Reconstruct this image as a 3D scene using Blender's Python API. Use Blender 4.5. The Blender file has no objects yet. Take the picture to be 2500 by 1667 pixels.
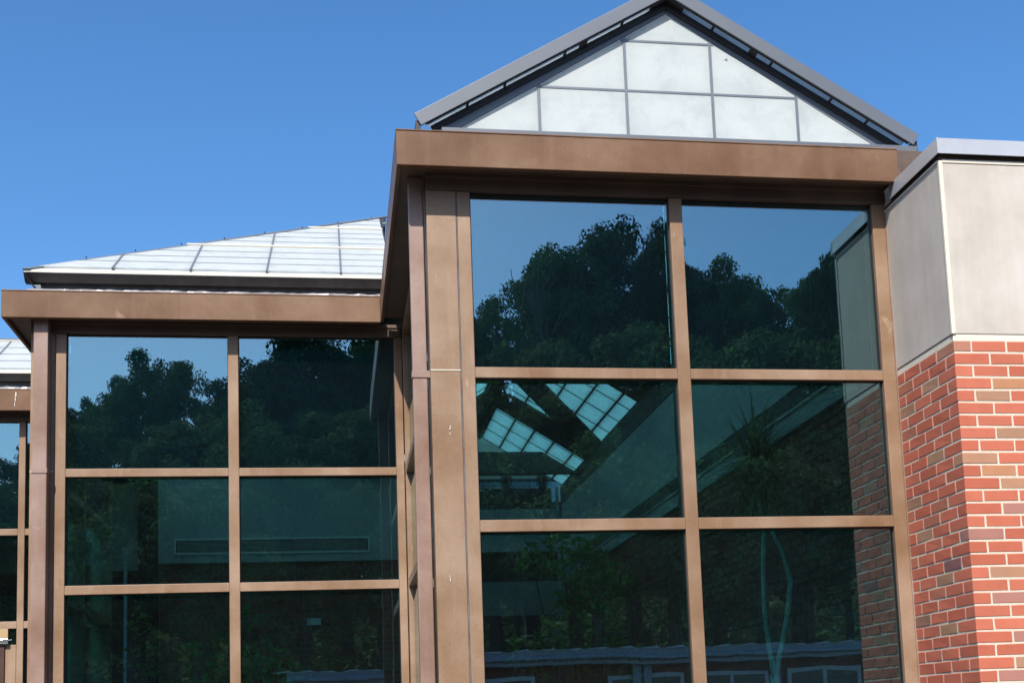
import bpy, bmesh, math, random
from mathutils import Vector, Matrix
random.seed(7)
sc = bpy.context.scene
COL = sc.collection
R = math.radians

# ------------------------------------------------------------------ camera
cam_d = bpy.data.cameras.new('camera')
cam = bpy.data.objects.new('camera', cam_d)
COL.objects.link(cam)
RW = ((0.98532789, -0.16618693, -0.03886961),
      (-0.01725831, 0.12955938, -0.99142146),
      (0.16979722, 0.97754605, 0.12479036))          # rows: right, down, forward
mw = Matrix(((RW[0][0], -RW[1][0], -RW[2][0], -3.2759),
             (RW[0][1], -RW[1][1], -RW[2][1], -6.1925),
             (RW[0][2], -RW[1][2], -RW[2][2], 1.6275),
             (0, 0, 0, 1)))
cam.matrix_world = mw
cam_d.sensor_fit = 'HORIZONTAL'
cam_d.sensor_width = 36.0
cam_d.lens = 45.008
cam_d.shift_x = -0.04349
cam_d.shift_y = 0.21340
cam_d.clip_start = 0.05
cam_d.clip_end = 2000
sc.camera = cam

# ------------------------------------------------------------------ sky, sun, exposure
SUN = Vector((-0.35, -1.0, 1.16))                     # towards the sun
W = bpy.data.worlds.new('World'); sc.world = W; W.use_nodes = True
nt = W.node_tree
sky = nt.nodes.new('ShaderNodeTexSky'); sky.sky_type = 'NISHITA'; sky.sun_disc = False
sky.sun_elevation = math.atan2(SUN.z, math.hypot(SUN.x, SUN.y))
sky.sun_rotation = math.atan2(SUN.x, SUN.y) % (2 * math.pi)
sky.ozone_density = 5.0; sky.dust_density = 1.4; sky.air_density = 1.0
hs = nt.nodes.new('ShaderNodeHueSaturation'); hs.inputs['Saturation'].default_value = 1.2
nt.links.new(sky.outputs[0], hs.inputs['Color'])
bg = nt.nodes['Background']
nt.links.new(hs.outputs[0], bg.inputs[0]); bg.inputs[1].default_value = 0.15
sun_d = bpy.data.lights.new('sun', 'SUN'); sun_d.energy = 4.8; sun_d.angle = R(0.53)
sun_d.color = (1.0, 0.95, 0.87)
sun = bpy.data.objects.new('sun', sun_d); COL.objects.link(sun)
sun.location = (-10, -20, 25)
sun.rotation_euler = (-SUN).to_track_quat('-Z', 'Y').to_euler()
vs = sc.view_settings
vs.view_transform = 'Standard'; vs.look = 'None'; vs.gamma = 1.0; vs.use_curve_mapping = False
vs.exposure = 0.46
sc.render.engine = 'CYCLES'
cy = sc.cycles
cy.use_denoising = True
cy.max_bounces = 14; cy.transparent_max_bounces = 24; cy.glossy_bounces = 6; cy.diffuse_bounces = 5
cy.sample_clamp_indirect = 6.0
cy.caustics_reflective = False; cy.caustics_refractive = False

# ------------------------------------------------------------------ materials
def mat(name):
    m = bpy.data.materials.new(name); m.use_nodes = True
    n = m.node_tree.nodes; l = m.node_tree.links
    return m, n, l, n['Principled BSDF']

def noise(n, l, scale, detail=4, rough=.6, vec=None, dist=0.0):
    t = n.new('ShaderNodeTexNoise'); t.inputs['Scale'].default_value = scale
    t.inputs['Detail'].default_value = detail; t.inputs['Roughness'].default_value = rough
    t.inputs['Distortion'].default_value = dist
    if vec: l.new(vec, t.inputs['Vector'])
    return t

def ramp(n, l, fac, stops):
    r = n.new('ShaderNodeValToRGB'); el = r.color_ramp.elements
    while len(el) > 1: el.remove(el[0])
    el[0].position, el[0].color = stops[0][0], tuple(stops[0][1]) + (1,)
    for p, c in stops[1:]:
        e = el.new(p); e.color = tuple(c) + (1,)
    l.new(fac, r.inputs[0]); return r

def mixc(n, l, fac, a, b, mode='MIX'):
    m = n.new('ShaderNodeMix'); m.data_type = 'RGBA'; m.blend_type = mode
    for s, v in ((m.inputs[0], fac), (m.inputs[6], a), (m.inputs[7], b)):
        if hasattr(v, 'links') or hasattr(v, 'is_linked'): l.new(v, s)
        elif isinstance(v, (int, float)): s.default_value = v
        else: s.default_value = tuple(v) + (1,)
    return m.outputs[2]

def bump(n, l, h, strength, dist, b):
    q = n.new('ShaderNodeBump'); q.inputs['Strength'].default_value = strength
    q.inputs['Distance'].default_value = dist
    l.new(h, q.inputs['Height']); l.new(q.outputs[0], b.inputs['Normal'])

def geo_pos(n):
    return n.new('ShaderNodeNewGeometry').outputs['Position']

def scaled(n, l, v, s):
    m = n.new('ShaderNodeMapping'); m.inputs['Scale'].default_value = s
    l.new(v, m.inputs['Vector']); return m.outputs[0]

def simple(name, col, rough=.6, metal=0.0, var=.12, scale=6.0, bmp=0.0):
    m, n, l, b = mat(name)
    p = geo_pos(n); t = noise(n, l, scale, 5, .6, p)
    lo = [c * (1 - var) for c in col]; hi = [min(1, c * (1 + var)) for c in col]
    r = ramp(n, l, t.outputs[0], ((.3, lo), (.7, hi)))
    l.new(r.outputs[0], b.inputs['Base Color'])
    b.inputs['Roughness'].default_value = rough; b.inputs['Metallic'].default_value = metal
    if bmp: bump(n, l, noise(n, l, scale * 20, 4, .7, p).outputs[0], bmp, .002, b)
    return m

def metal_paint(name, base, chalk, dark, rough=.42):
    """weathered factory painted sheet metal: cloudy fading, vertical run marks, pale scuffs"""
    m, n, l, b = mat(name)
    p = geo_pos(n)
    big = noise(n, l, 2.3, 4, .55, p)
    c = ramp(n, l, big.outputs[0], ((.28, dark), (.5, base), (.74, chalk))).outputs[0]
    run = noise(n, l, 1.0, 5, .65, scaled(n, l, p, (16, 16, 1.1)))
    rr = ramp(n, l, run.outputs[0], ((.52, (0, 0, 0)), (.78, (1, 1, 1)))).outputs[0]
    f1 = n.new('ShaderNodeMath'); f1.operation = 'MULTIPLY'; f1.inputs[1].default_value = .42
    l.new(rr, f1.inputs[0])
    c = mixc(n, l, f1.outputs[0], c, chalk)
    sc1 = noise(n, l, 1.0, 6, .72, scaled(n, l, p, (9, 9, 5)), .6)
    sr = ramp(n, l, sc1.outputs[0], ((.64, (0, 0, 0)), (.72, (1, 1, 1)))).outputs[0]
    f2 = n.new('ShaderNodeMath'); f2.operation = 'MULTIPLY'; f2.inputs[1].default_value = .45
    l.new(sr, f2.inputs[0])
    c = mixc(n, l, f2.outputs[0], c, [min(1, v * 1.45 + .05) for v in chalk])
    sp = noise(n, l, 55, 3, .6, p)
    spr = ramp(n, l, sp.outputs[0], ((.3, (.86, .86, .86)), (.6, (1, 1, 1)))).outputs[0]
    c = mixc(n, l, .6, c, spr, 'MULTIPLY')
    l.new(c, b.inputs['Base Color'])
    rg = ramp(n, l, big.outputs[0], ((.3, (rough - .08,) * 3), (.7, (rough + .14,) * 3)))
    l.new(rg.outputs[0], b.inputs['Roughness'])
    b.inputs['Specular IOR Level'].default_value = .3
    bump(n, l, noise(n, l, 1.6, 2, .5, p).outputs[0], .25, .02, b)
    return m

M = {}
M['brown'] = metal_paint('brown_painted_metal', (.165, .088, .046), (.228, .136, .083), (.128, .061, .029))
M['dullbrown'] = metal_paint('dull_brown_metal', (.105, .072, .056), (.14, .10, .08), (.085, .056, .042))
M['tan'] = metal_paint('faded_tan_metal', (.27, .172, .106), (.36, .25, .175), (.205, .117, .063))
M['spout'] = metal_paint('downspout_metal', (.27, .175, .135), (.36, .265, .23), (.21, .125, .085))
M['headershade'] = simple('shade_darkened_header', (.105, .068, .048), .5, 0, .2, 4)  # frame brown darkened to stand in for contact shade under the overhang
M['soffit'] = simple('shade_darkened_soffit_metal', (.10, .066, .048), .55, 0, .25, 3)  # same brown metal, its colour lowered to carry the shade under the eaves
M['grey'] = simple('grey_skylight_metal', (.155, .165, .18), .38, .3, .06, 2)
M['darkgrey'] = simple('dark_skylight_frame', (.035, .032, .033), .5, .2, .2, 5)
M['slate'] = simple('slate_blue_frame', (.15, .175, .2), .45, .2, .08, 3)
M['curb'] = simple('weathered_curb_flashing', (.11, .12, .14), .6, .1, .35, 7)
M['flash'] = simple('crumpled_grey_flashing', (.34, .32, .31), .45, .4, .35, 9, .6)
M['ivory'] = simple('ivory_glazing_bar', (.62, .58, .48), .5, 0, .06, 4)
M['bead'] = simple('cream_sealant', (.68, .62, .51), .75, 0, .06, 30, .3)
M['mortar'] = simple('cream_mortar', (.60, .53, .42), .95, 0, .12, 60, .6)
M['ventframe'] = simple('pale_vent_frame', (.72, .75, .73), .6, 0, .04, 4)
M['plaster'] = simple('interior_plaster', (.43, .47, .47), .85, 0, .05, 2)
M['bulkhead'] = simple('interior_bulkhead', (.30, .34, .35), .85, 0, .05, 2)
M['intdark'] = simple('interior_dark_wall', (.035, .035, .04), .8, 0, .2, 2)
M['beam'] = simple('interior_roof_beam', (.06, .065, .062), .7, 0, .2, 3)
M['intfloor'] = simple('interior_floor', (.16, .13, .11), .6, 0, .15, 3)
M['intpost'] = simple('interior_post', (.45, .5, .5), .5, 0, .05, 3)
M['black'] = simple('black_plastic', (.012, .012, .013), .45, 0, .2, 8)
M['oldseal'] = simple('old_grey_sealant', (.13, .12, .12), .85, 0, .35, 12)
M['white'] = simple('white_dropping', (.62, .6, .56), .9, 0, .06, 80)
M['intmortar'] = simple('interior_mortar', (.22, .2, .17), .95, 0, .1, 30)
M['trim'] = simple('white_window_frame', (.6, .62, .64), .5, 0, .06, 3)
M['roofmetal'] = simple('grey_metal_roof', (.28, .30, .34), .4, .3, .1, 2)
M['lowbrick'] = simple('far_brick', (.25, .085, .06), .9, 0, .15, 3)
M['darkglass'] = simple('far_window_glass', (.03, .045, .06), .08, 0, .1, 1)
M['doorwood'] = simple('dark_brown_door', (.07, .035, .025), .4, 0, .2, 6)
M['chrome'] = simple('bright_aluminium', (.7, .7, .72), .2, .9, .03, 6)
M['panelyellow'] = simple('tan_door_panel', (.42, .29, .15), .6, 0, .08, 5)
M['notice'] = simple('pale_notice', (.55, .7, .66), .7, 0, .04, 9)
M['pot'] = simple('clay_pot', (.25, .12, .07), .8, 0, .1, 8)
M['lightstrip'] = simple('strip_light_body', (.7, .72, .7), .4, 0, .03, 4)

def stone():
    m, n, l, b = mat('cast_stone_panel')
    p = geo_pos(n)
    c = ramp(n, l, noise(n, l, 3.2, 6, .62, p).outputs[0], ((.3, (.48, .43, .375)), (.55, (.56, .505, .445)), (.75, (.605, .56, .51)))).outputs[0]
    st = ramp(n, l, noise(n, l, 1, 4, .6, scaled(n, l, p, (14, 14, .9))).outputs[0], ((.35, (.88, .875, .86)), (.65, (1, 1, 1)))).outputs[0]
    c = mixc(n, l, .55, c, st, 'MULTIPLY')
    gr = ramp(n, l, noise(n, l, 210, 3, .7, p).outputs[0], ((.3, (.86, .86, .86)), (.7, (1.0, 1.0, 1.0)))).outputs[0]
    c = mixc(n, l, .7, c, gr, 'MULTIPLY')
    l.new(c, b.inputs['Base Color']); b.inputs['Roughness'].default_value = .92
    bump(n, l, noise(n, l, 160, 4, .7, p).outputs[0], .35, .002, b)
    return m
M['stone'] = stone()

def coping():
    m, n, l, b = mat('mill_aluminium_coping')
    p = geo_pos(n)
    r = ramp(n, l, noise(n, l, 4, 4, .6, p).outputs[0], ((.3, (.47, .475, .49)), (.7, (.55, .56, .575))))
    l.new(r.outputs[0], b.inputs['Base Color']); b.inputs['Metallic'].default_value = .35
    b.inputs['Roughness'].default_value = .42
    return m
M['coping'] = coping()

def brick_mat():
    m, n, l, b = mat('clay_brick')
    p = geo_pos(n)
    oi = n.new('ShaderNodeObjectInfo')
    c0 = oi.outputs['Color']
    big = ramp(n, l, noise(n, l, 9, 4, .6, p).outputs[0], ((.3, (.85, .85, .87)), (.7, (1.0, 1.0, 1.0)))).outputs[0]
    c = mixc(n, l, .8, c0, big, 'MULTIPLY')
    gr = ramp(n, l, noise(n, l, 260, 4, .75, p).outputs[0], ((.25, (.72, .7, .7)), (.6, (1, 1, 1)))).outputs[0]
    c = mixc(n, l, .55, c, gr, 'MULTIPLY')
    sm = ramp(n, l, noise(n, l, 40, 3, .6, scaled(n, l, p, (1, 1, 2.2))).outputs[0], ((.66, (0, 0, 0)), (.8, (1, 1, 1)))).outputs[0]
    f = n.new('ShaderNodeMath'); f.operation = 'MULTIPLY'; f.inputs[1].default_value = .22; l.new(sm, f.inputs[0])
    c = mixc(n, l, f.outputs[0], c, (.55, .36, .26))
    l.new(c, b.inputs['Base Color']); b.inputs['Roughness'].default_value = .88
    bump(n, l, noise(n, l, 120, 5, .75, p).outputs[0], .5, .0025, b)
    return m
M['brick'] = brick_mat()

def int_brick():
    m, n, l, b = mat('interior_brick')
    oi = n.new('ShaderNodeNewGeometry')
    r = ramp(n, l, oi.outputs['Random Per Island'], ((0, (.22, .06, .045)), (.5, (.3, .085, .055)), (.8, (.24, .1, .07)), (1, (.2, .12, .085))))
    l.new(r.outputs[0], b.inputs['Base Color']); b.inputs['Roughness'].default_value = .9
    return m
M['intbrick'] = int_brick()

def glass():
    """tinted reflective curtain wall glass: a mirror share and a green tinted see-through share"""
    m, n, l, b = mat('tinted_reflective_glass')
    n.remove(b); out = n['Material Output']
    p = geo_pos(n)
    gl = n.new('ShaderNodeBsdfGlossy'); gl.inputs['Roughness'].default_value = 0.0
    gl.inputs['Color'].default_value = (.83, .98, .99, 1)
    tr = n.new('ShaderNodeBsdfTransparent'); tr.inputs['Color'].default_value = (.50, .91, .96, 1)
    # faint dirt film on the outside, scattering a little light
    df = n.new('ShaderNodeBsdfDiffuse'); df.inputs['Color'].default_value = (.5, .55, .58, 1)
    fr = n.new('ShaderNodeFresnel'); fr.inputs['IOR'].default_value = 1.5
    mp = n.new('ShaderNodeMapRange'); mp.inputs[1].default_value = .04; mp.inputs[2].default_value = 1
    mp.inputs[3].default_value = .19; mp.inputs[4].default_value = .95
    l.new(fr.outputs[0], mp.inputs[0])
    ms = n.new('ShaderNodeMixShader'); l.new(mp.outputs[0], ms.inputs[0]); l.new(tr.outputs[0], ms.inputs[1]); l.new(gl.outputs[0], ms.inputs[2])
    smd = noise(n, l, 5.5, 6, .7, p, .8)
    sr = ramp(n, l, smd.outputs[0], ((.62, (0, 0, 0)), (.74, (1, 1, 1)))).outputs[0]
    f = n.new('ShaderNodeMath'); f.operation = 'MULTIPLY'; f.inputs[1].default_value = .010; l.new(sr, f.inputs[0])
    f2 = n.new('ShaderNodeMath'); f2.operation = 'ADD'; f2.inputs[1].default_value = .0035; l.new(f.outputs[0], f2.inputs[0])
    m2 = n.new('ShaderNodeMixShader'); l.new(f2.outputs[0], m2.inputs[0]); l.new(ms.outputs[0], m2.inputs[1]); l.new(df.outputs[0], m2.inputs[2])
    l.new(m2.outputs[0], out.inputs['Surface'])
    bp = n.new('ShaderNodeBump'); bp.inputs['Strength'].default_value = .045; bp.inputs['Distance'].default_value = .01
    l.new(noise(n, l, 1.0, 2, .4, scaled(n, l, p, (1.6, 1.6, 3.4))).outputs[0], bp.inputs['Height']); l.new(bp.outputs[0], gl.inputs['Normal'])
    return m
M['glass'] = glass()

def panel_mat(name='white_translucent_panel', tr=.46, k=1.0):
    """white glass-fibre skylight panel: diffuse and partly translucent, with cloudy fibres"""
    m, n, l, b = mat(name)
    n.remove(b); out = n['Material Output']
    p = geo_pos(n)
    a = ramp(n, l, noise(n, l, 7, 6, .68, p, .5).outputs[0], ((.28, (.68, .715, .72)), (.5, (.78, .81, .805)), (.72, (.82, .84, .825)))).outputs[0]
    fib = ramp(n, l, noise(n, l, 60, 5, .75, p, 1.5).outputs[0], ((.3, (.92, .93, .93)), (.6, (1, 1, 1)))).outputs[0]
    c = mixc(n, l, .8, a, fib, 'MULTIPLY')
    c = mixc(n, l, 1.0, c, (min(1, k * .985), k, min(1, k * 1.02)), 'MULTIPLY')
    d = n.new('ShaderNodeBsdfDiffuse'); t = n.new('ShaderNodeBsdfTranslucent'); l.new(c, d.inputs[0]); l.new(c, t.inputs[0])
    ms = n.new('ShaderNodeMixShader'); ms.inputs[0].default_value = tr
    l.new(d.outputs[0], ms.inputs[1]); l.new(t.outputs[0], ms.inputs[2]); l.new(ms.outputs[0], out.inputs['Surface'])
    return m
M['panel'] = panel_mat()
M['roofpanel'] = panel_mat('hip_roof_panel', .60, .97)  # slightly darker, bluer and more translucent than the gable face panels
M['glowpanel'] = panel_mat('thin_roof_panel', .70, 1.0)
M['thinpanel'] = panel_mat('thin_translucent_strip', .8)

def leafmat(name, cols, trans=.14):
    m, n, l, b = mat(name)
    n.remove(b); out = n['Material Output']
    g = n.new('ShaderNodeNewGeometry')
    k = len(cols) - 1
    c = ramp(n, l, g.outputs['Random Per Island'], tuple((i / k, x) for i, x in enumerate(cols))).outputs[0]
    d = n.new('ShaderNodeBsdfDiffuse'); t = n.new('ShaderNodeBsdfTranslucent'); l.new(c, d.inputs[0]); l.new(c, t.inputs[0])
    ms = n.new('ShaderNodeMixShader'); ms.inputs[0].default_value = trans
    l.new(d.outputs[0], ms.inputs[1]); l.new(t.outputs[0], ms.inputs[2]); l.new(ms.outputs[0], out.inputs['Surface'])
    return m
M['leafA'] = leafmat('dark_leaf', ((.032, .062, .036), (.052, .092, .048), (.092, .138, .062)))
M['leafB'] = leafmat('mid_leaf', ((0.058, 0.114, 0.055), (0.087, 0.163, 0.066), (0.125, 0.208, 0.079)))
M['leafC'] = leafmat('olive_leaf', ((0.075, 0.117, 0.049), (0.108, 0.159, 0.066), (0.146, 0.191, 0.079)))
M['yucca'] = leafmat('yucca_leaf', ((.10, .17, .07), (.18, .27, .11), (.32, .40, .19)), .3)
M['ficus'] = leafmat('ficus_leaf', ((.09, .22, .06), (.13, .3, .08), (.2, .36, .1)), .35)
M['bark'] = simple('bark', (.10, .08, .06), .95, 0, .3, 3, .5)
M['stem'] = simple('pale_yucca_stem', (.66, .63, .44), .8, 0, .12, 14, .4)
M['twig'] = simple('bare_twig', (.16, .13, .11), .95, 0, .2, 3)
M['plaza'] = simple('asphalt_forecourt', (.085, .082, .078), .9, 0, .1, .7, .3)
M['hill'] = simple('wooded_hillside_ground', (.03, .04, .018), 1, 0, .3, .3)
M['hill'].node_tree.nodes['Principled BSDF'].inputs['Specular IOR Level'].default_value = 0

# ------------------------------------------------------------------ mesh helpers
class MB:
    def __init__(s): s.v = []; s.f = []
    def box(s, x0, x1, y0, y1, z0, z1):
        i = len(s.v)
        s.v += [(x, y, z) for z in (z0, z1) for y in (y0, y1) for x in (x0, x1)]
        for q in ((0, 2, 3, 1), (4, 5, 7, 6), (0, 1, 5, 4), (2, 6, 7, 3), (0, 4, 6, 2), (1, 3, 7, 5)):
            s.f.append(tuple(i + k for k in q))
        return s
    def prism(s, pts, off):
        i = len(s.v); k = len(pts); off = Vector(off)
        s.v += [tuple(p) for p in pts] + [tuple(Vector(p) + off) for p in pts]
        s.f.append(tuple(range(i, i + k))[::-1]); s.f.append(tuple(range(i + k, i + 2 * k)))
        for j in range(k):
            a, b = i + j, i + (j + 1) % k
            s.f.append((a, b, b + k, a + k))
        return s
    def tube(s, pts, rad, n=6, caps=True):
        pts = [Vector(p) for p in pts]; i0 = len(s.v)
        if not hasattr(rad, '__len__'): rad = [rad] * len(pts)
        for j, p in enumerate(pts):
            d = (pts[min(j + 1, len(pts) - 1)] - pts[max(j - 1, 0)])
            d = d.normalized() if d.length > 1e-9 else Vector((0, 0, 1))
            u = d.cross(Vector((0.31, 0.87, 0.38))).normalized(); w = d.cross(u)
            for k in range(n):
                a = 2 * math.pi * k / n
                s.v.append(tuple(p + (u * math.cos(a) + w * math.sin(a)) * rad[j]))
        for j in range(len(pts) - 1):
            for k in range(n):
                a = i0 + j * n + k; b = i0 + j * n + (k + 1) % n
                s.f.append((a, b, b + n, a + n))
        if caps:
            s.f.append(tuple(i0 + k for k in range(n))[::-1])
            s.f.append(tuple(i0 + (len(pts) - 1) * n + k for k in range(n)))
        return s
    def poly(s, pts):
        i = len(s.v); s.v += [tuple(p) for p in pts]; s.f.append(tuple(range(i, i + len(pts)))); return s
    def mesh(s, name):
        me = bpy.data.meshes.new(name); me.from_pydata(s.v, [], s.f); me.update()
        bm = bmesh.new(); bm.from_mesh(me); bmesh.ops.recalc_face_normals(bm, faces=bm.faces); bm.to_mesh(me); bm.free()
        return me
    def rawmesh(s, name):
        me = bpy.data.meshes.new(name); me.from_pydata(s.v, [], s.f); me.update(); return me
    def build(s, name, m, parent=None, bevel=0.0, raw=False, label=None, kind=None, smooth=False):
        me = s.rawmesh(name) if raw else s.mesh(name)
        me.materials.append(m)
        if smooth:
            for p in me.polygons: p.use_smooth = True
        o = bpy.data.objects.new(name, me); COL.objects.link(o)
        if parent:
            o.parent = parent
            if parent.parent is None: o.location = -parent.location
        if bevel:
            b = o.modifiers.new('bevel', 'BEVEL'); b.width = bevel; b.segments = 2; b.limit_method = 'ANGLE'; b.angle_limit = R(40)
        if label: o['label'] = label
        if kind: o['kind'] = kind
        return o

def B(x0, x1, y0, y1, z0, z1): return MB().box(x0, x1, y0, y1, z0, z1)

def thing(name, loc, label, cat, group=None):
    o = bpy.data.objects.new(name, None); COL.objects.link(o); o.location = loc
    o.empty_display_size = .2
    o['label'] = label; o['category'] = cat
    if group: o['group'] = group
    return o

def clip(poly, a, b, c):
    """keep the part of a 2-D polygon where a*x + b*y <= c"""
    out = []
    for i in range(len(poly)):
        p, q = poly[i], poly[(i + 1) % len(poly)]
        dp, dq = a * p[0] + b * p[1] - c, a * q[0] + b * q[1] - c
        if dp <= 0: out.append(p)
        if (dp < 0 < dq) or (dq < 0 < dp):
            t = dp / (dp - dq); out.append((p[0] + t * (q[0] - p[0]), p[1] + t * (q[1] - p[1])))
    return out

def area(poly):
    return abs(sum(poly[i][0] * poly[(i + 1) % len(poly)][1] - poly[(i + 1) % len(poly)][0] * poly[i][1] for i in range(len(poly)))) / 2 if len(poly) > 2 else 0

# ------------------------------------------------------------------ ground
g = MB().poly([(-400, -14, 0), (-400, 300, 0), (400, 300, 0), (400, -14, 0)]).build('ground', M['plaza']); g['kind'] = 'structure'
hv = MB(); nx, ny = 60, 40
def hill_z(x, y):
    d = max(0.0, -y - 27.0)
    return .02 + 15.0 * (1 - math.exp(-(d / 42.0) ** 1.5)) + .5 * math.sin(x * .21) * min(1, d / 10) + .4 * math.sin(y * .3 + x * .07) * min(1, d / 10)
for j in range(ny + 1):
    for i in range(nx + 1):
        x = -260 + 520 * i / nx; y = -14 - 386 * (j / ny) ** 1.6
        hv.v.append((x, y, hill_z(x, y) if y < -20 else 0))
for j in range(ny):
    for i in range(nx):
        a = j * (nx + 1) + i; hv.f.append((a, a + 1, a + nx + 2, a + nx + 1))
h = hv.build('hillside', M['hill'], smooth=True); h['kind'] = 'structure'

# ------------------------------------------------------------------ brick wall with stone band and coping
PITCH = 2.6667 * .0254; IN = .0254; ZB = 3.5
wall = thing('brick_wall', (0.8, 0.3, 0), 'red brick wall corner with pale stone band and bright metal coping', 'wall')
B(.0025, 3.4, .0025, .86, 0, 3.565).build('mortar', M['mortar'], wall)
RED = [(.53, .142, .078), (.51, .132, .072), (.55, .155, .088), (.49, .125, .068), (.525, .145, .082)]
BROWN = (.385, .205, .12); DBROWN = (.29, .145, .095); TAN = (.46, .235, .135); ORANGE = (.50, .23, .115)
PURPLE = (.40, .18, .135); DPURPLE = (.22, .095, .085); BROWNRED = (.45, .155, .088); PINK = (.44, .19, .12)
# colours of the odd bricks: (face, course, inches along the face to the brick's middle)
ODD = {('s', 2, 12): BROWN, ('s', 1, 24): BROWNRED, ('s', 3, 24): BROWN, ('s', 5, 24): BROWNRED, ('s', 8, 12): BROWN,
       ('c', 9): TAN, ('s', 11, 24): BROWN, ('s', 12, 26): BROWNRED, ('s', 12, 12): BROWNRED, ('s', 13, 16): BROWNRED, ('s', 14, 20): BROWN,
       ('c', 15): PURPLE, ('s', 16, 26): BROWNRED, ('s', 17, 8): DPURPLE, ('s', 18, 12): BROWN, ('s', 19, 16): BROWNRED,
       ('s', 21, 24): DBROWN, ('s', 22, 12): BROWN, ('c', 0): PINK,
       ('f', 3, 12): ORANGE, ('f', 4, 8): BROWN, ('f', 10, 8): ORANGE, ('f', 11, 12): TAN, ('f', 13, 12): PURPLE, ('f', 7, 12): BROWN,
       ('f', 18, 8): TAN, ('f', 20, 8): PURPLE, ('f', 23, 12): PURPLE, ('f', 25, 12): BROWN, ('f', 26, 8): PURPLE}
J = .0107; BH = PITCH - J
brick_cache = {}
def brick_mesh(dx, dy, k):
    key = (round(dx, 4), round(dy, 4), k)
    if key not in brick_cache:
        rnd = random.Random(hash(key) & 0xffff)
        bm = bmesh.new(); bmesh.ops.create_cube(bm, size=1)
        for v in bm.verts:
            v.co.x *= dx; v.co.y *= dy; v.co.z *= BH
            v.co += Vector((rnd.uniform(-.0012, .0012), rnd.uniform(-.0008, .0008), rnd.uniform(-.0014, .0014)))
        bmesh.ops.bevel(bm, geom=bm.edges[:], offset=.0022, segments=1, affect='EDGES')
        me = bpy.data.meshes.new('brick'); bm.to_mesh(me); bm.free(); me.materials.append(M['brick'])
        brick_cache[key] = me
    return brick_cache[key]
def put_brick(x0, x1, y0, y1, row, col):
    o = bpy.data.objects.new('brick', brick_mesh(x1 - x0, y1 - y0, random.randrange(4))); COL.objects.link(o)
    o.parent = wall
    zc = ZB - (row - .5) * PITCH
    o.location = Vector(((x0 + x1) / 2 + random.uniform(-.0007, .0007), (y0 + y1) / 2 + random.uniform(-.0005, .0005), zc)) - wall.location
    o.rotation_euler = (random.uniform(-.003, .003), random.uniform(-.0025, .0025), random.uniform(-.003, .003))
    k = random.uniform(.92, 1.06); o.color = (col[0] * k, col[1] * k, col[2] * k, 1)
rest = MB()
for row in range(0, 53):
    zt = ZB - (row - 1) * PITCH - J / 2 if row else ZB + .065
    vis = row <= 28
    even = row % 2 == 0
    fx, sy = (4, 8) if even else (8, 4)          # inches of the corner brick on front and side
    cells = [('c', 0, fx * IN - J / 2, 0, sy * IN - J / 2, None)]
    x = fx
    while x < 132: cells.append(('f', x * IN + J / 2, (x + 8) * IN - J / 2, 0, .092, x + 4)); x += 8
    y = sy
    while y < 27.5:
        y1 = min(y + 8, 27.55); cells.append(('s', 0, .092, y * IN + J / 2, y1 * IN - (J / 2 if y1 < 27.5 else 0), y + 4 if y1 == y + 8 else round((y + y1) / 2)))
        y += 8
    for kind, x0, x1, y0, y1, mid in cells:
        if vis and x0 < .62:
            c = ODD.get((kind, row)) if kind == 'c' else None
            if kind != 'c':
                for (kk, rr, *m2), cc in ODD.items():
                    if kk == kind and rr == row and abs(m2[0] - mid) <= 2.1: c = cc
            if c is None:
                c = random.choice(RED)
                if kind == 'f' and x0 > .33 and random.random() < .3: c = random.choice((BROWN, TAN, PURPLE))
            put_brick(x0, x1, y0, y1, row, c)
        elif 0 <= row:
            zc = ZB - (row - .5) * PITCH; rest.box(x0, x1, y0, y1, zc - BH / 2, zc + BH / 2)
ro = rest.build('brick', M['brick'], wall, kind='stuff'); ro.color = (.48, .11, .06, 1)
B(-.006, .02, .7005, .7085, 0, 4.56).build('sealant', M['spout'], wall)
# stone band
B(.004, 3.4, .006, .71, 3.565, 3.601).build('stone_sill', M['bead'], wall, .003)
B(.020, 3.4, .004, .70, 3.6035, 4.562).build('stone_panel', M['stone'], wall, .004)
B(.000, .016, .022, .72, 3.6035, 4.568).build('stone_panel', M['stone'], wall, .003)
MB().box(-.004, .019, -.003, .020, 3.601, 4.575).build('corner_bead', M['bead'], wall, .004)
MB().box(.019, 3.4, .000, .05, 4.564, 4.585).box(-.004, .019, .020, .72, 4.569, 4.583).build('top_bead', M['bead'], wall, .003)
B(.010, 3.4, .012, .72, 4.585, 4.612).build('coping_cleat', M['soffit'], wall)
cp = MB().box(-.014, 3.4, -.022, -.018, 4.606, 4.694).box(-.014, -.010, -.018, .60, 4.606, 4.694).box(-.010, 3.4, -.018, .9, 4.690, 4.694)
cp.box(-.018, 3.4, -.026, -.022, 4.606, 4.613).box(-.018, -.014, -.022, .60, 4.606, 4.613)
cp.build('coping', M['coping'], wall)
MB().box(-.0165, -.008, -.0245, -.015, 4.606, 4.696).build('coping_seam', M['coping'], wall)

# ------------------------------------------------------------------ glass towers
def xf(x, k): return x - 2.723 * k
def yf(y, k): return y + 2.775 * k
YF = .709
TOWER_LABELS = ['tall brown framed glass tower with a white triangular gable skylight, joined to the brick wall',
                'brown framed glass tower under a wide low sloped white skylight, between the other two',
                'brown framed glass tower cut off by the picture edge, farthest back, door at its foot']
TW = []
def splat(name, pts, m, parent):
    b = MB()
    for (x, z, w, hh) in pts:
        poly = []
        for i in range(9):
            a = 2 * math.pi * i / 9; r = random.uniform(.7, 1.1)
            poly.append((x + math.cos(a) * w * r, parent_y[0] - .0015, z + math.sin(a) * hh * r))
        b.prism(poly, (0, .0014, 0))
    return b.build(name, m, parent)
parent_y = [0]

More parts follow.
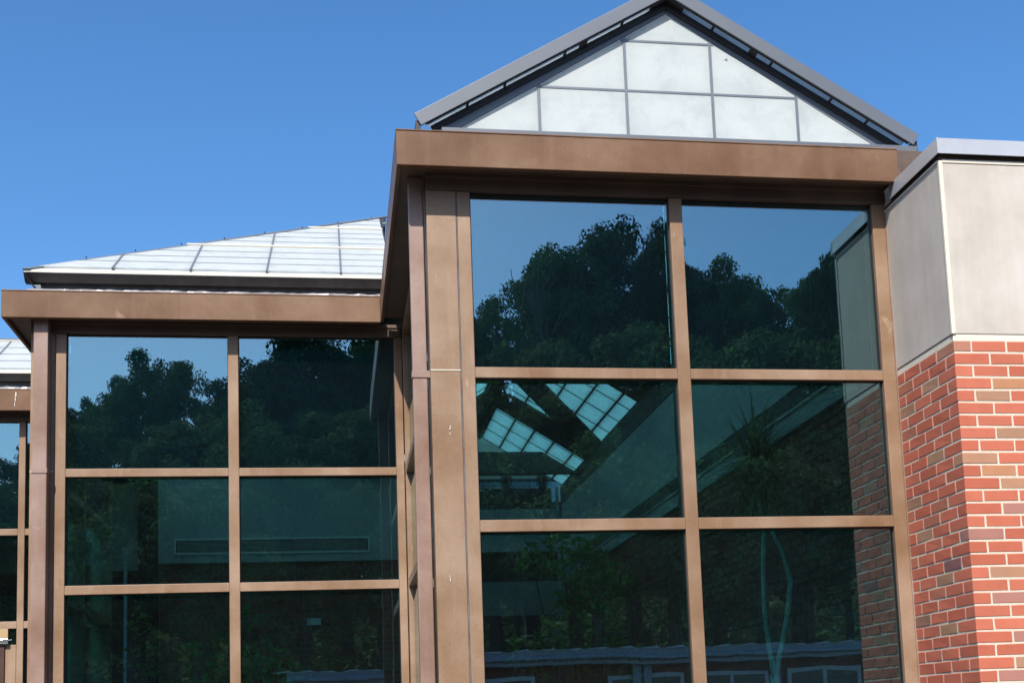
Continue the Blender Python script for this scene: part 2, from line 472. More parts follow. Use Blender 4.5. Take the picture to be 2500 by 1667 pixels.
for k in range(3):
    t = thing('glass_tower', (xf(-1.45, k), yf(1.2, k), 0), TOWER_LABELS[k], 'building', 'stepped glass towers')
    TW.append(t)
    X = lambda x: xf(x, k)
    Y = lambda y: yf(y, k)
    def bx(x0, x1, y0, y1, z0, z1): return MB().box(X(x0), X(x1), Y(y0), Y(y1), z0, z1)
    fascia_mat = M['brown']
    # fascia and eaves
    xr = .017 if k == 0 else -.187 - .0
    fa = bx(-2.91, xr, .524, .548, 4.682, 4.884)
    fa.box(X(-2.91), X(xr), Y(.548), Y(.562), 4.679, 4.690)
    fa.box(X(-2.912), X(xr), Y(.520), Y(.556), 4.879, 4.889)
    fr = fa.build('fascia', M['brown'], t, .004)
    fs = bx(-2.91, -2.886, .549, 3.29, 4.682, 4.884)
    fs.box(X(-2.912), X(-2.880), Y(.557), Y(3.29), 4.880, 4.889)
    fs.build('fascia', M['brown'], t, .004)
    bx(-2.885, .015 if k == 0 else -.19, .549, .72, 4.716, 4.726).build('soffit', M['soffit'], t)
    bx(-2.885, -2.72, .7215, 3.29, 4.716, 4.726).build('soffit', M['soffit'], t)
    # flat roof deck around the skylight
    rd = bx(-2.88, .015 if k == 0 else -.19, .552, .76, 4.83, 4.872)
    if k == 0: rd.box(.0155, 1.2, .664, .9, 4.80, 4.90)
    rd.box(X(-2.88), X(-2.78), Y(.765), Y(3.3), 4.83, 4.872)
    rd.build('roof_deck', M['curb'], t)
    # curtain wall frame; face plane Y = YF, glass 35 mm behind it
    fy0, fy1, gy = YF, YF + .13, YF + .035
    jr0, jr1 = -.083, (.004 if k == 0 else -.024)
    bx(-2.742, .004 if k == 0 else -.03, YF - .012, fy1, 4.622, 4.716).build('header', M['headershade'], t, .003)
    bx(-2.742, .0 if k == 0 else -.03, YF - .022, YF - .0125, 4.690, 4.7155).build('header_trim', M['headershade'], t, .002)
    bx(-2.568, -2.494, fy0, fy1, 0, 4.621).build('jamb', M['tan'], t, .004)
    bx(jr0, jr1, fy0, fy1, 0, 4.621).build('jamb', M['tan'], t, .004)
    bx(-2.742, -2.576, fy0 - .002, fy1, 0, 4.621).build('column_cover', M['tan'], t, .003)
    if k < 2: bx(-2.742, -2.5745, fy0 - .0045, fy0 - .0022, 3.577, 3.583).build('cover_joint', M['ivory'], t)
    bx(-2.5752, -2.5688, fy0 - .001, fy1 - .01, 0, 4.621).build('sealant_joint', M['oldseal'], t)
    m0, m1 = (-1.331, -1.255) if k < 2 else (-.744, -.684)
    bx(m0, m1, fy0, fy1, 0, 4.621).build('mullion', M['tan'], t, .004)
    bays = ((-2.494, m0), (m1, -.083))
    rows = [(4.622, 3.601), (3.540, 2.738), (2.672, 1.735), (1.67, .90), (.84, .12)]
    for i, (a, b) in enumerate(bays):
        for zt, zb in ((3.601, 3.540), (2.738, 2.672), (1.735, 1.67), (.90, .84)):
            bx(a + .0005, b - .0005, fy0 + .0015, fy1, zb, zt).build('transom', M['tan'], t, .003)
        bx(a + .0005, b - .0005, fy0 + .001, fy1, 0, .12).build('transom', M['tan'], t, .003)
        for r_, (zt, zb) in enumerate(rows):
            pn = bx(a - .008, b + .008, gy, gy + .006, zb - .008, zt + .008).build('pane', M['glass'], t)
            pc = Vector((X((a + b) / 2), Y(gy), (zt + zb) / 2)); tilt = Matrix.Rotation(R(random.uniform(-.07, .07)), 4, 'X') @ Matrix.Rotation(R(random.uniform(-.09, .09)), 4, 'Z')
            pn.data.transform(Matrix.Translation(pc) @ tilt @ Matrix.Translation(-pc))
            gk = bx(a, a + .006, gy - .006, gy - .0005, zb, zt).box(X(b - .006), X(b), Y(gy - .006), Y(gy - .0005), zb, zt)
            gk.box(X(a + .006), X(b - .006), Y(gy - .006), Y(gy - .0005), zt - .006, zt).box(X(a + .006), X(b - .006), Y(gy - .006), Y(gy - .0005), zb, zb + .006)
            gk.build('gasket', M['black'], t)
        bx(a, b, fy1 + .01, fy1 + .03, 3.55, 4.70).build('spandrel_panel', M['black'], t)
    # left flank: the same curtain wall turning the corner
    sx0, sx1, sgx = -2.742, -2.62, -2.742 + .035
    y_end = 3.476
    bx(sx0, sx1, y_end - .085, y_end, 0, 4.70).build('jamb', M['tan'], t, .003)
    bx(sx0, sx1, fy1 + .001, fy1 + .06, 0, 4.70).build('jamb', M['tan'], t, .003)
    ym = (fy1 + .06 + y_end - .085) / 2
    bx(sx0, sx1, ym - .038, ym + .038, 0, 4.70).build('mullion', M['tan'], t, .003)
    for a, b in ((fy1 + .06, ym - .038), (ym + .038, y_end - .085)):
        for zt, zb in ((4.70, 4.622), (3.601, 3.540), (2.738, 2.672), (1.735, 1.67), (.90, .84), (.12, 0)):
            bx(sx0 + .0015, sx1, a + .0005, b - .0005, zb, zt).build('transom', M['tan'], t, .003)
        for zt, zb in rows:
            bx(sgx, sgx + .006, a - .008, b + .008, zb - .008, zt + .008).build('pane', M['glass'], t)
        bx(sgx + .05, sgx + .06, a, b, 3.55, 4.70).build('spandrel_panel', M['black'], t)
    # downspout
    if k == 0: dx0, dx1, dy0, dy1 = -2.838, -2.757, .750, .81
    else: dx0, dx1, dy0, dy1 = -2.702, -2.601, YF - .107, YF - .003
    ds = bx(dx0, dx1, dy0, dy1, 0, 4.715).build('downspout', M['spout'], t, .006)
    sw = MB().box(X(dx0 - .004), X(dx1 + (.018 if k == 0 else .003)), Y(dy0 - .005), Y(dy0 - .001), 3.548, 3.587)
    sw.box(X(dx0 - .0045), X(dx0 - .001), Y(dy0 - .001), Y(dy1), 3.548, 3.587)
    sw.box(X(dx1 + .001), X(dx1 + .018 if k == 0 else dx1 + .0045), Y(dy0 - .001), Y(dy1 if k else dy0 + .02), 3.548, 3.587)
    sw.build('strap', M['spout'], ds, .001)
    # base curb of the skylight
t1, t2, t3 = TW

# gable skylight of the first tower ------------------------------------------------
SL = .6; XC = -1.285; SG = .614
def gable_skylight():
    gy0 = .74; zb = 4.992; hw = 1.28; nrm = Vector((0, -1, 0))
    sk = MB().box(XC - 1.50, .20, .70, .75, 4.874, 4.934).build('skylight', M['grey'], t1, .003)   # curb under the gable
    MB().box(XC - 1.36, 1.50 + XC, .66, .80, 4.935, 4.976).build('sill', M['grey'], sk, .003)
    tri = [(XC - hw, zb), (XC + hw, zb), (XC, zb + hw * SG)]
    vx = [XC - .785, XC - .262, XC + .262, XC + .785]; hz = [5.285, 5.598]
    xb = [XC - 9] + vx + [XC + 9]; zbk = [0] + hz + [99]
    bars = MB()
    for i in range(5):
        for j in range(3):
            if j == 2 and i != 2: continue
            xa, xe = xb[i] + .0085, xb[i + 1] - .0085
            za, ze = zbk[j] + .0065, zbk[j + 1] - .0065
            if j == 1 and i in (1, 3): ze = 99
            if j == 0 and i in (0, 4): ze = 99
            p = tri
            p = clip(p, -1, 0, -xa); p = clip(p, 1, 0, xe); p = clip(p, 0, -1, -za); p = clip(p, 0, 1, ze)
            if area(p) > .002:
                MB().prism([(x, gy0, z) for x, z in p], (0, .03, 0)).build('skylight_panel', M['panel'], sk)
    for x in vx:
        top = zb + (hw - abs(x - XC)) * SG
        bars.box(x - .0085, x + .0085, gy0 - .004, gy0 + .03, zb, top)
    for z in hz:
        w = hw - (z - zb) / SG
        for a, b in zip([XC - w] + [v for v in vx if abs(v - XC) < w] , [v for v in vx if abs(v - XC) < w] + [XC + w]):
            bars.box(a + .009, b - .009, gy0 - .003, gy0 + .03, z - .0065, z + .0065)
    bars.build('glazing_bar', M['slate'], sk)
    # sloping gable frame, slate blue, then the black rafter above it, roof panel strip and rake cover
    nl = math.hypot(1, SG)
    for s in (-1, 1):
        def pt(d, h):   # d: distance along the slope measured in plan from the ridge, h: height square to the slope
            return (XC + s * (d + h * SG / nl), zb + hw * SG - d * SG + h / nl)
        def strip(name, m, d0, d1, h0, h1, y0, y1, bev=.002):
            a = [pt(d0, h0), pt(d1, h0), pt(d1, h1), pt(d0, h1)]
            # mitre at the ridge: no corner crosses the centre line
            if d0 <= 0:
                za = zb + hw * SG + h0 * nl; zc = zb + hw * SG + h1 * nl
                a[0] = (XC + s * .001, za); a[3] = (XC + s * .001, zc)
            return MB().prism([(x, y0, z) for x, z in a], (0, y1 - y0, 0)).build(name, m, sk, bev)
        SR, AZ = .588, 5.846; nr = math.hypot(1, SR)        # the roof edge is a touch flatter than the gable panels
        def rstrip(name, m, d0, d1, h0, h1, y0, y1, bev=.002):
            q = lambda d, h: (XC + s * (d + h * SR / nr), AZ - d * SR + h / nr)
            a = [q(d0, h0), q(d1, h0), q(d1, h1), q(d0, h1)]
            if d0 <= 0: a[0] = (XC + s * .0005, AZ + h0 * nr); a[3] = (XC + s * .0005, AZ + h1 * nr)
            return MB().prism([(x, y0, z) for x, z in a], (0, y1 - y0, 0)).build(name, m, sk, bev)
        strip('gable_frame', M['slate'], 0, 1.36, .002, .095, gy0 - .002, gy0 + .03)
        rstrip('rafter', M['darkgrey'], 0, 1.42, -.036, -.001, .722, .7375)
        rstrip('rafter', M['darkgrey'], 0, .0995, .0005, .05, .675, .775, 0)
        rstrip('rake_panel', M['thinpanel'], .10, 1.43, .002, .016, .675, .7375, 0)
        rstrip('rafter', M['darkgrey'], 0, 1.45, -.006, .045, .6665, .6745)
        rstrip('rake', M['grey'], 0, 1.476, .0, .0775, .652, .666)
        for d in (.27, .62, .98, 1.20):
            rstrip('clip_bracket', M['darkgrey'], d, d + .014, -.004, .0015, .675, .7215, 0)
        rstrip('clip_bracket', M['darkgrey'], .495, .54, -.008, .0015, .675, .7215, 0)
        xe = XC + s * 1.478
        MB().box(min(xe, xe + s * .028), max(xe, xe + s * .028), .668, 11.9, 4.905, 5.012).build('eave_gutter', M['darkgrey'], sk)
        # eave gutter end
        # corner post of the gable end
        xa = XC + s * (hw + .045)
        MB().box(min(xa, xa + s * .05), max(xa, xa + s * .05), gy0 - .006, gy0 + .03, 4.983, 5.03).build('corner_post', M['slate'], sk)
        # roof slope: panels in a grid of bars, running back over the hall
        dd = [0.10, .355, .605, .855, 1.105, 1.33]
        ys = [.79 + .555 * i for i in range(21)]
        for i in range(len(ys) - 1):
            for j in range(len(dd) - 1):
                a = [pt(dd[j] + .009, .045), pt(dd[j + 1] - .009, .045)]
                pts = [(a[0][0], ys[i] + .006, a[0][1]), (a[1][0], ys[i] + .006, a[1][1]), (a[1][0], ys[i + 1] - .006, a[1][1]), (a[0][0], ys[i + 1] - .006, a[0][1])]
                roof_cells.append((pts, Vector((s * SG / nl, 0, 1 / nl)) * .03))
        for j, d in enumerate(dd):
            a = [pt(d - .0095, .03), pt(d + .0095, .03)]
            w = .0 
            roof_bars.prism([(a[0][0], .79, a[0][1]), (a[1][0], .79, a[1][1]), (a[1][0], 11.89, a[1][1]), (a[0][0], 11.89, a[0][1])], Vector((s * SG / nl, 0, 1 / nl)) * .05)
        for y in ys:
            a = [pt(.10, .04), pt(1.33, .04)]
            roof_bars.prism([(a[0][0], y - .006, a[0][1]), (a[1][0], y - .006, a[1][1]), (a[1][0], y + .006, a[1][1]), (a[0][0], y + .006, a[0][1])], Vector((s * SG / nl, 0, 1 / nl)) * .036)
        # eave strip and ridge strip
        a = [pt(1.331, .02), pt(1.52, .02)]
        MB().prism([(a[0][0], .79, a[0][1]), (a[1][0], .79, a[1][1]), (a[1][0], 11.9, a[1][1]), (a[0][0], 11.9, a[0][1])], Vector((s * SG / nl, 0, 1 / nl)) * .06).build('eave_trim', M['darkgrey'], sk)
        a = [pt(.002, .0), pt(.099, .0)]
        MB().prism([(a[0][0], .79, a[0][1]), (a[1][0], .79, a[1][1]), (a[1][0], 11.9, a[1][1]), (a[0][0], 11.9, a[0][1])], Vector((s * SG / nl, 0, 1 / nl)) * .09).build('ridge_beam', M['beam'], sk)
        # cross rafter and diagonal valley beam under the panels
        def under(y0, y1, d0, d1, m='beam', th=.03):
            a = [pt(d0, .02), pt(d1, .02)]
            MB().prism([(a[0][0], y0, a[0][1]), (a[1][0], y0, a[1][1]), (a[1][0], y1, a[1][1]), (a[0][0], y1, a[0][1])], Vector((s * SG / nl, 0, 1 / nl)) * -th).build('roof_beam', M[m], sk)
        under(9.2, 9.98, .10, 1.33)
        under(6.2, 6.94, .10, 1.33)
        if s == 1:
            # 45 degree valley: plan band between y - x = 8.97 and 9.71
            pts = []
            for (x, y) in ((.035, 9.0), (.035, 9.76), (-.50, 9.22), (-1.18, 8.54), (-1.18, 7.79)):
                d = x - XC; z = zb + hw * SG - d * SG + .02 * nl
                pts.append((x, y, z))
            MB().prism(pts, Vector((SG / nl, 0, 1 / nl)) * -.03).build('roof_beam', M['beam'], sk)
    za = zb + hw * SG
    MB().box(XC - .06, XC + .06, .79, 11.9, za + .04, za + .13).build('ridge_cap', M['grey'], sk)
    rb = roof_bars.build('glazing_bar', M['beam'], sk)
    for pts, off in roof_cells:
        MB().prism(pts, off).build('skylight_panel', M['glowpanel'], sk)
    # dead spider-like mark on the gable
    MB().prism([(-.937, gy0 - .002, 5.506), (-.925, gy0 - .002, 5.512), (-.917, gy0 - .002, 5.518), (-.921, gy0 - .002, 5.508), (-.914, gy0 - .002, 5.499), (-.925, gy0 - .002, 5.507)], (0, .0015, 0)).build('debris', M['black'], sk)
    return sk
roof_cells = []; roof_bars = MB()
SK1 = gable_skylight()

# sloped hip skylights of the other towers -----------------------------------------
def hip_skylight(t, k, ymax):
    ox, oy = -2.723 * (k - 1), 2.775 * (k - 1)
    E = Vector((0, 3.45 + oy, 5.09)); xl = -5.52 + ox; xr = -2.80 + ox
    hk = .886                                             # plan run of the hip: dY per dX
    sn = Vector((0, -SL, 1)).normalized()
    S = lambda x, y, h=0: Vector((x, 3.45 + oy + y, 5.09 + y * SL)) + sn * h
    sk = MB().box(xl + .10, xr, 3.56 + oy, 3.64 + oy, 4.875, 5.04).build('skylight', M['curb'], t, .003)
    # eave: ivory lip, dark inward sloping gutter face
    MB().prism([(xl + .005, 3.447 + oy, 5.076), (xl + .005, 3.447 + oy, 5.092), (xl + .005, 3.508 + oy, 5.1285), (xl + .005, 3.508 + oy, 5.10)], (xr - xl - .005, 0, 0)).build('eave_lip', M['ivory'], sk, .002)
    MB().prism([(xl, 3.452 + oy, 5.075), (xl, 3.505 + oy, 5.018), (xl, 3.56 + oy, 5.018), (xl, 3.52 + oy, 5.09)], (xr - xl, 0, 0)).build('gutter', M['darkgrey'], sk)
    MB().prism([(xl - .004, 3.452 + oy, 5.076), (xl + .085, 3.515 + oy, 4.955), (xl + .11, 3.60 + oy, 4.93), (xl + .11, 6.0 + oy, 4.93), (xl - .004, 6.0 + oy, 5.076)], (.01, 0, 0)).build('gutter', M['darkgrey'], sk)
    # crumpled flashing at the foot of the curb
    fl = MB(); n = 70
    for i in range(n + 1):
        x = xl + .05 + (xr - xl - .05) * i / n
        fl.v += [(x, 3.335 + oy, 4.88), (x, 3.36 + oy + random.uniform(-.012, .012), 4.915 + random.uniform(-.005, .005)), (x, 3.40 + oy, 4.934 + random.uniform(-.006, .006)), (x, 3.48 + oy, 4.946 + random.uniform(-.004, .006)), (x, 3.56 + oy, 4.975 + random.uniform(-.005, .005))]
    for i in range(n):
        for q in range(4):
            a = i * 5 + q; fl.f.append((a, a + 5, a + 6, a + 1))
    fl.build('flashing', M['flash'], sk)
    # panels: columns between mullions, rows between battens
    mx = [xl + .02, -4.89 + ox, -4.325 + ox, -3.76 + ox, -3.20 + ox, xr]
    ry = [.062 + .2165 * i for i in range(0, int((ymax - .06) / .2165) + 1)]
    if k == 2: mx = [xl - .5] + mx[1:]
    for i in range(len(mx) - 1):
        for j in range(len(ry) - 1):
            p = [(mx[i] + .007, ry[j] + .004), (mx[i + 1] - .007, ry[j] + .004), (mx[i + 1] - .007, ry[j + 1] - .004), (mx[i] + .007, ry[j + 1] - .004)]
            p = clip(p, -hk, 1, -hk * xl - .02)           # below the hip
            if area(p) > .0015:
                MB().prism([S(x, y) for x, y in p], sn * .02).build('skylight_panel', M['roofpanel'], sk)
    hx = lambda y: xl + (y + .02) / hk
    for x in mx[1:-1]:
        yt = min(ry[-1], (x - xl) * hk - .02)
        MB().prism([S(x - .007, .03), S(x + .007, .03), S(x + .007, yt), S(x - .007, yt)], sn * .026).build('glazing_bar', M['slate'], sk)
    for j in (4, 8, 12):
        if j < len(ry):
            y = ry[j]; MB().prism([S(hx(y), y - .013), S(xr, y - .013), S(xr, y + .013), S(hx(y), y + .013)], sn * .034).build('glazing_bar', M['ivory'], sk, .004)
    for j in range(1, len(ry) - 1):
        if j % 4:
            y = ry[j]; MB().prism([S(hx(y), y - .0037), S(xr, y - .0037), S(xr, y + .0037), S(hx(y), y + .0037)], sn * .0225).build('batten', M['slate'], sk)
    if k == 1:
        # hip cap with bolts, then the far faces
        yt = ry[-1]
        MB().prism([S(xl - .004, -.006, .0), S(xl + .05, -.006, .0), S(hx(yt) + .035, yt, .016), S(hx(yt) - .012, yt, .016)], sn * .018).build('hip_cap', M['slate'], sk, .003)
        for y in [.32 + .285 * i for i in range(9)]:
            if y < yt:
                c = S(hx(y) + .004, y, .030); MB().tube([c, c + Vector((0, 0, .011))], .006, 6).build('bolt', M['darkgrey'], sk)
        MB().prism([(xr + .002, 3.6, 5.0), (xr + .002, 3.45 + yt, 5.07 + yt * SL), (xr + .002, 9.6, 4.9)], (.02, 0, 0)).build('cheek_wall', M['darkgrey'], sk)
        zt = 5.09 + yt * SL; Ytop = 3.45 + oy + yt
        MB().prism([(xl, 3.47 + oy, 5.08), (hx(yt), Ytop, zt - .01), (xl, 9.6, 4.92)], (.03, 0, -.02)).build('skylight_panel', M['roofpanel'], sk)
        MB().prism([(hx(yt), Ytop + .001, zt - .02), (xr, Ytop + .001, zt - .02), (xr, 9.6, 4.9), (xl, 9.6, 4.9)], (0, 0, .03)).build('roof_back', M['darkgrey'], sk)
    else:
        yt = ry[-1]
        MB().prism([S(xl - .5, yt), S(xr, yt), S(xr, yt + .05), S(xl - .5, yt + .05)], sn * .04).build('ridge_cap', M['slate'], sk, .003)
        for x in [xl + .1 + .29 * i for i in range(9)]:
            c = S(x, yt + .02, .038); MB().tube([c, c + Vector((0, 0, .011))], .006, 6).build('bolt', M['darkgrey'], sk)
        zt = 5.09 + yt * SL
        MB().prism([(xl - .5, 3.5 + oy + yt, zt), (xr, 3.5 + oy + yt, zt), (xr, 3.5 + oy + 2 * yt, 4.9), (xl - .5, 3.5 + oy + 2 * yt, 4.9)], (0, 0, -.03)).build('roof_back', M['darkgrey'], sk)
    return sk
hip_skylight(t2, 1, 2.45)
hip_skylight(t3, 2, 1.12)

# fascia return beyond the first tower, above the coping
B(.019, .36, .63, .659, 4.62, 4.93).build('fascia', M['dullbrown'], t1, .003, label='short set back piece of brown fascia above the coping')
B(.019, .20, .60, .629, 4.700, 4.725).build('soffit', M['soffit'], t1)

# bird droppings
def drop(parent, yy, pts):
    parent_y[0] = yy; return splat('bird_dropping', pts, M['white'], parent)
drop(t1, YF - .0035, [(-2.641, 3.262, .0022, .007), (-2.645, 3.249, .0035, .007), (-2.6445, 3.222, .0018, .010)])
drop(t1, YF - .0035, [(-2.668, 2.43, .0018, .010), (-2.666, 2.413, .0022, .009)])
drop(t3, yf(.524, 2) - .001, [(-6.18, 4.835, .007, .03), (-6.185, 4.79, .004, .03), (-6.19, 4.74, .003, .025)])

# the foot of the third tower: transom panel, door closer bar and door leaf
dk = xf(-.083, 2); ydoor = yf(YF, 2)

# ------------------------------------------------------------------ interior of the first two towers
def brickwork(name, parent, plane, u0, u1, z1, face, flip):
    """interior brick courses as joined real bricks on a mortar backing"""
    b = MB(); u_ax = plane
    nrow = int(z1 / PITCH)
    for r in range(nrow):
        z0 = z1 - (r + 1) * PITCH + J / 2
        off = 0 if r % 2 else .1016
        u = u0 - off
        while u < u1:
            a, e = max(u + J / 2, u0), min(u + .2032 - J / 2, u1)
            if e - a > .01:
                if plane == 'x': b.box(face, face + flip * .03, a, e, z0, z0 + BH)
                else: b.box(a, e, face, face + flip * .03, z0, z0 + BH)
            u += .2032
    return b.build(name, M['intbrick'], parent, kind='stuff')
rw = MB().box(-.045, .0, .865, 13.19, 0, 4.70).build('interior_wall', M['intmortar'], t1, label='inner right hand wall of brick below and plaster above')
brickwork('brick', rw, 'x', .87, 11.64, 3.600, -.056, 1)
MB().box(-.085, -.046, .86, 11.63, 3.602, 4.695).build('plaster_band', M['plaster'], rw)
vg = MB()
for i in range(9): z = 3.752 + i * .0125; vg.prism([(-.087, 1.3, z), (-.097, 1.3, z + .006), (-.087, 1.3, z + .010)], (0, 10.2, 0))
vg.build('vent_slat', M['bulkhead'], rw, kind=None)
MB().box(-.0875, -.086, 1.3, 11.5, 3.745, 3.87).build('vent_back', M['black'], rw)
MB().box(-.10, -.0855, 1.28, 11.52, 3.725, 3.744).box(-.10, -.0855, 1.28, 11.52, 3.871, 3.89).build('vent_frame', M['plaster'], rw)
B(-.08, 2.0, .86, 11.9, 4.71, 4.74).build('ceiling', M['beam'], t1)
B(-.04, .25, .8, 11.9, 4.745, 5.02).build('skylight_curb', M['beam'], t1)
B(-3.1, -2.50, 3.6, 11.9, 4.745, 5.02).build('skylight_curb', M['beam'], t1)
# far end of the hall
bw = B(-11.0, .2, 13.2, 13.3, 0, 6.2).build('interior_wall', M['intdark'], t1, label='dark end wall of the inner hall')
for (x0, x1, y0, z0, z1, m, nm) in ((-2.6, -.1, 11.66, 4.043, 4.65, 'plaster', 'bulkhead'), (-2.6, -.06, 11.70, 3.142, 3.618, 'bulkhead', 'bulkhead'),
                                    (-2.6, -.06, 11.75, 3.62, 4.04, 'intdark', 'bulkhead'), (-2.6, -.2, 11.72, 4.652, 4.96, 'intdark', 'bulkhead')):
    B(x0, x1, y0, y0 + .1, z0, z1).build(nm, M[m], t1)
B(-2.7, .05, 10.9, 11.02, 5.02, 5.32).build('tie_beam', M['beam'], t1)
B(-.16, -.12, 11.60, 11.64, 3.5, 4.95).build('post', M['intpost'], t1)
for i in range(3): B(-1.75 + i * .72, -1.75 + i * .72 + .70, 13.0, 13.03, 4.99, 5.3).build('clerestory_panel', M['panel'], t1)
B(-2.7, .05, 12.4, 12.5, 5.3, 6.2).build('interior_wall', M['beam'], t1)
# floor
B(-8.0, -.05, .86, 13.2, .005, .03).build('interior_floor', M['intfloor'], t1)
# left hall behind the second tower
lw = B(-5.29, -2.55, 9.02, 9.12, 0, 4.75).build('interior_wall', M['intmortar'], t2, label='back wall with plaster above and brick below')
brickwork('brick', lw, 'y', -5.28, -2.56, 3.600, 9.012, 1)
B(-5.29, -2.55, 8.95, 9.01, 3.602, 4.9).build('plaster_band', M['plaster'], lw)
MB().box(-5.09, -2.90, 8.944, 8.9495, 3.722, 3.862).build('vent_back', M['black'], lw)
vs_ = MB()
for i in range(9): vs_.box(-5.08, -2.91, 8.936, 8.943, 3.728 + i * .0145, 3.733 + i * .0145)
vs_.build('vent_slat', M['intpost'], lw)
MB().box(-5.11, -2.88, 8.93, 8.949, 3.863, 3.887).box(-5.11, -2.88, 8.93, 8.949, 3.697, 3.721).box(-5.11, -5.091, 8.93, 8.949, 3.7215, 3.8625).box(-2.899, -2.88, 8.93, 8.949, 3.7215, 3.8625).build('vent_frame', M['ventframe'], lw)
for (y, w) in ((5.15, .04), (6.5, .04), (7.7, .04)): B(-5.47, -5.44, y, y + w, 0, 3.62).build('post', M['intpost'], t2)
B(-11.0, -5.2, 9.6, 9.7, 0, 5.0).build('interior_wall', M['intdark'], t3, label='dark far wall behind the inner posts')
B(-11.0, -5.6, 9.50, 9.59, 3.6, 4.75).build('plaster_band', M['plaster'], t3)
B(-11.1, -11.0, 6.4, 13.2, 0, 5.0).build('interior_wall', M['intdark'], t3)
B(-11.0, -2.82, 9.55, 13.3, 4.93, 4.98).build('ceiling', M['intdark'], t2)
B(-5.5, -2.5, 3.62, 9.6, 4.89, 4.93).build('ceiling', M['beam'], t2) if False else None
B(-2.62, -2.5, 3.63, 8.9, 0, .9).build('low_wall', M['intdark'], t2)
B(-11.0, -5.36, 6.9, 9.6, 4.76, 4.8).build('ceiling', M['beam'], t3)
# spotlights hanging from the tie beam
for i, x in enumerate((-.955, -.455)):
    s = thing('spotlight', (x, 10.95, 4.88), ['black stage spotlight under the beam seen through glass, left of the pair', 'black stage spotlight under the beam seen through glass, right of the pair'][i], 'spotlight', 'spotlights under the hall beam')
    MB().tube([(x, 10.95, 4.80), (x, 10.95, 4.98)], .055, 12).build('lamp_body', M['black'], s)
    MB().tube([(x - .068, 10.95, 4.86), (x - .068, 10.95, 4.98), (x - .04, 10.95, 5.01), (x + .04, 10.95, 5.01), (x + .068, 10.95, 4.98), (x + .068, 10.95, 4.86)], .008, 5).build('yoke', M['black'], s)
# notice on the back wall
n_ = B(-3.62, -3.46, 8.985, 9.005, 2.855, 2.935).build('notice', M['notice']); n_['label'] = 'small pale plaque on the dark brick back wall behind glass'; n_['category'] = 'sign'
sl = B(-.80, -.42, 11.2, 11.24, 2.80, 2.825).build('strip_light', M['lightstrip']); sl['label'] = 'short pale strip lamp in the dark hall behind glass'; sl['category'] = 'lamp'

# door at the foot of the third tower
dpx = -6.50
MB().box(-7.7, -6.262, ydoor - .008, ydoor + .03, 2.583, 2.671).build('door_panel', M['panelyellow'], t3, .002)
MB().box(-7.7, -6.287, ydoor - .02, ydoor + .03, .1, 2.522).build('door', M['doorwood'], t3, .004)
MB().box(-6.285, -6.1905, ydoor - .004, ydoor + .03, .1, 2.522).build('door_jamb', M['tan'], t3, .003)
MB().box(-7.7, -6.252, ydoor - .05, ydoor - .0225, 2.530, 2.577).build('door_rail', M['chrome'], t3, .006)

# ------------------------------------------------------------------ plants indoors
def leaf_blade(b, base, d, length, width, droop, seg=5):
    d = Vector(d).normalized(); side = d.cross(Vector((0, 0, 1)))
    side = side.normalized() if side.length > .05 else Vector((1, 0, 0))
    i0 = len(b.v); p = Vector(base); cur = d.copy()
    for i in range(seg + 1):
        f = i / seg; w = width * (1 - f) ** .7 * (.55 + .45 * min(1, f * 6))
        b.v += [tuple(p - side * w), tuple(p + side * w)]
        cur = (cur + Vector((0, 0, -droop / seg))).normalized(); p = p + cur * (length / seg)
    for i in range(seg):
        a = i0 + 2 * i; b.f.append((a, a + 1, a + 3, a + 2))

def stem_pts(y, pts): return pts
yu = thing('yucca', (-.43, 1.95, 0.3), 'tall yucca with two pale stems and a spiky mop of leaves behind the right bay', 'plant')
st = MB()
st.tube([(-.42, 1.95, .30), (-.41, 1.95, 1.2), (-.428, 1.95, 1.88)], [.036, .034, .030], 10)
st.tube([(-.430, 1.95, 1.86), (-.441, 1.95, 1.975), (-.453, 1.95, 2.06), (-.466, 1.95, 2.195), (-.472, 1.95, 2.33), (-.466, 1.95, 2.51), (-.455, 1.95, 2.70), (-.44, 1.95, 2.84), (-.455, 1.95, 3.2), (-.46, 1.95, 3.36)], [.020, .0175, .016, .0155, .015, .015, .0155, .016, .017, .012], 10)
st.tube([(-.424, 1.95, 1.86), (-.394, 1.95, 1.975), (-.368, 1.95, 2.06), (-.330, 1.95, 2.205), (-.298, 1.95, 2.36), (-.276, 1.95, 2.50), (-.300, 1.95, 2.605), (-.334, 1.95, 2.72), (-.385, 1.95, 2.835), (-.43, 1.96, 3.05), (-.44, 1.96, 3.28)], [.021, .0175, .0165, .016, .0165, .019, .015, .0145, .014, .014, .012], 10)
st.tube([(-.442, 1.93, 1.86), (-.462, 1.92, 1.92), (-.468, 1.915, 1.975)], [.010, .008, .0015], 6)
st.build('stem', M['stem'], yu, smooth=True)
lb = MB()
for c, n in (((-.47, 1.95, 3.34), 330), ((-.43, 1.97, 3.27), 200)):
    for i in range(n):
        z = random.uniform(-1, 1); a = random.uniform(0, 2 * math.pi); q = math.sqrt(max(0, 1 - z * z))
        d = (q * math.cos(a), q * math.sin(a), z)
        leaf_blade(lb, Vector(c) + Vector((0, 0, random.uniform(-.12, .06))), d, random.uniform(.27, .50), random.uniform(.006, .0115), random.uniform(.1, .8))
lb.build('leaves', M['yucca'], yu, raw=True, kind='stuff')
MB().tube([(-.42, 1.95, .03), (-.42, 1.95, .36)], [.15, .20], 14).build('pot', M['pot'], yu)

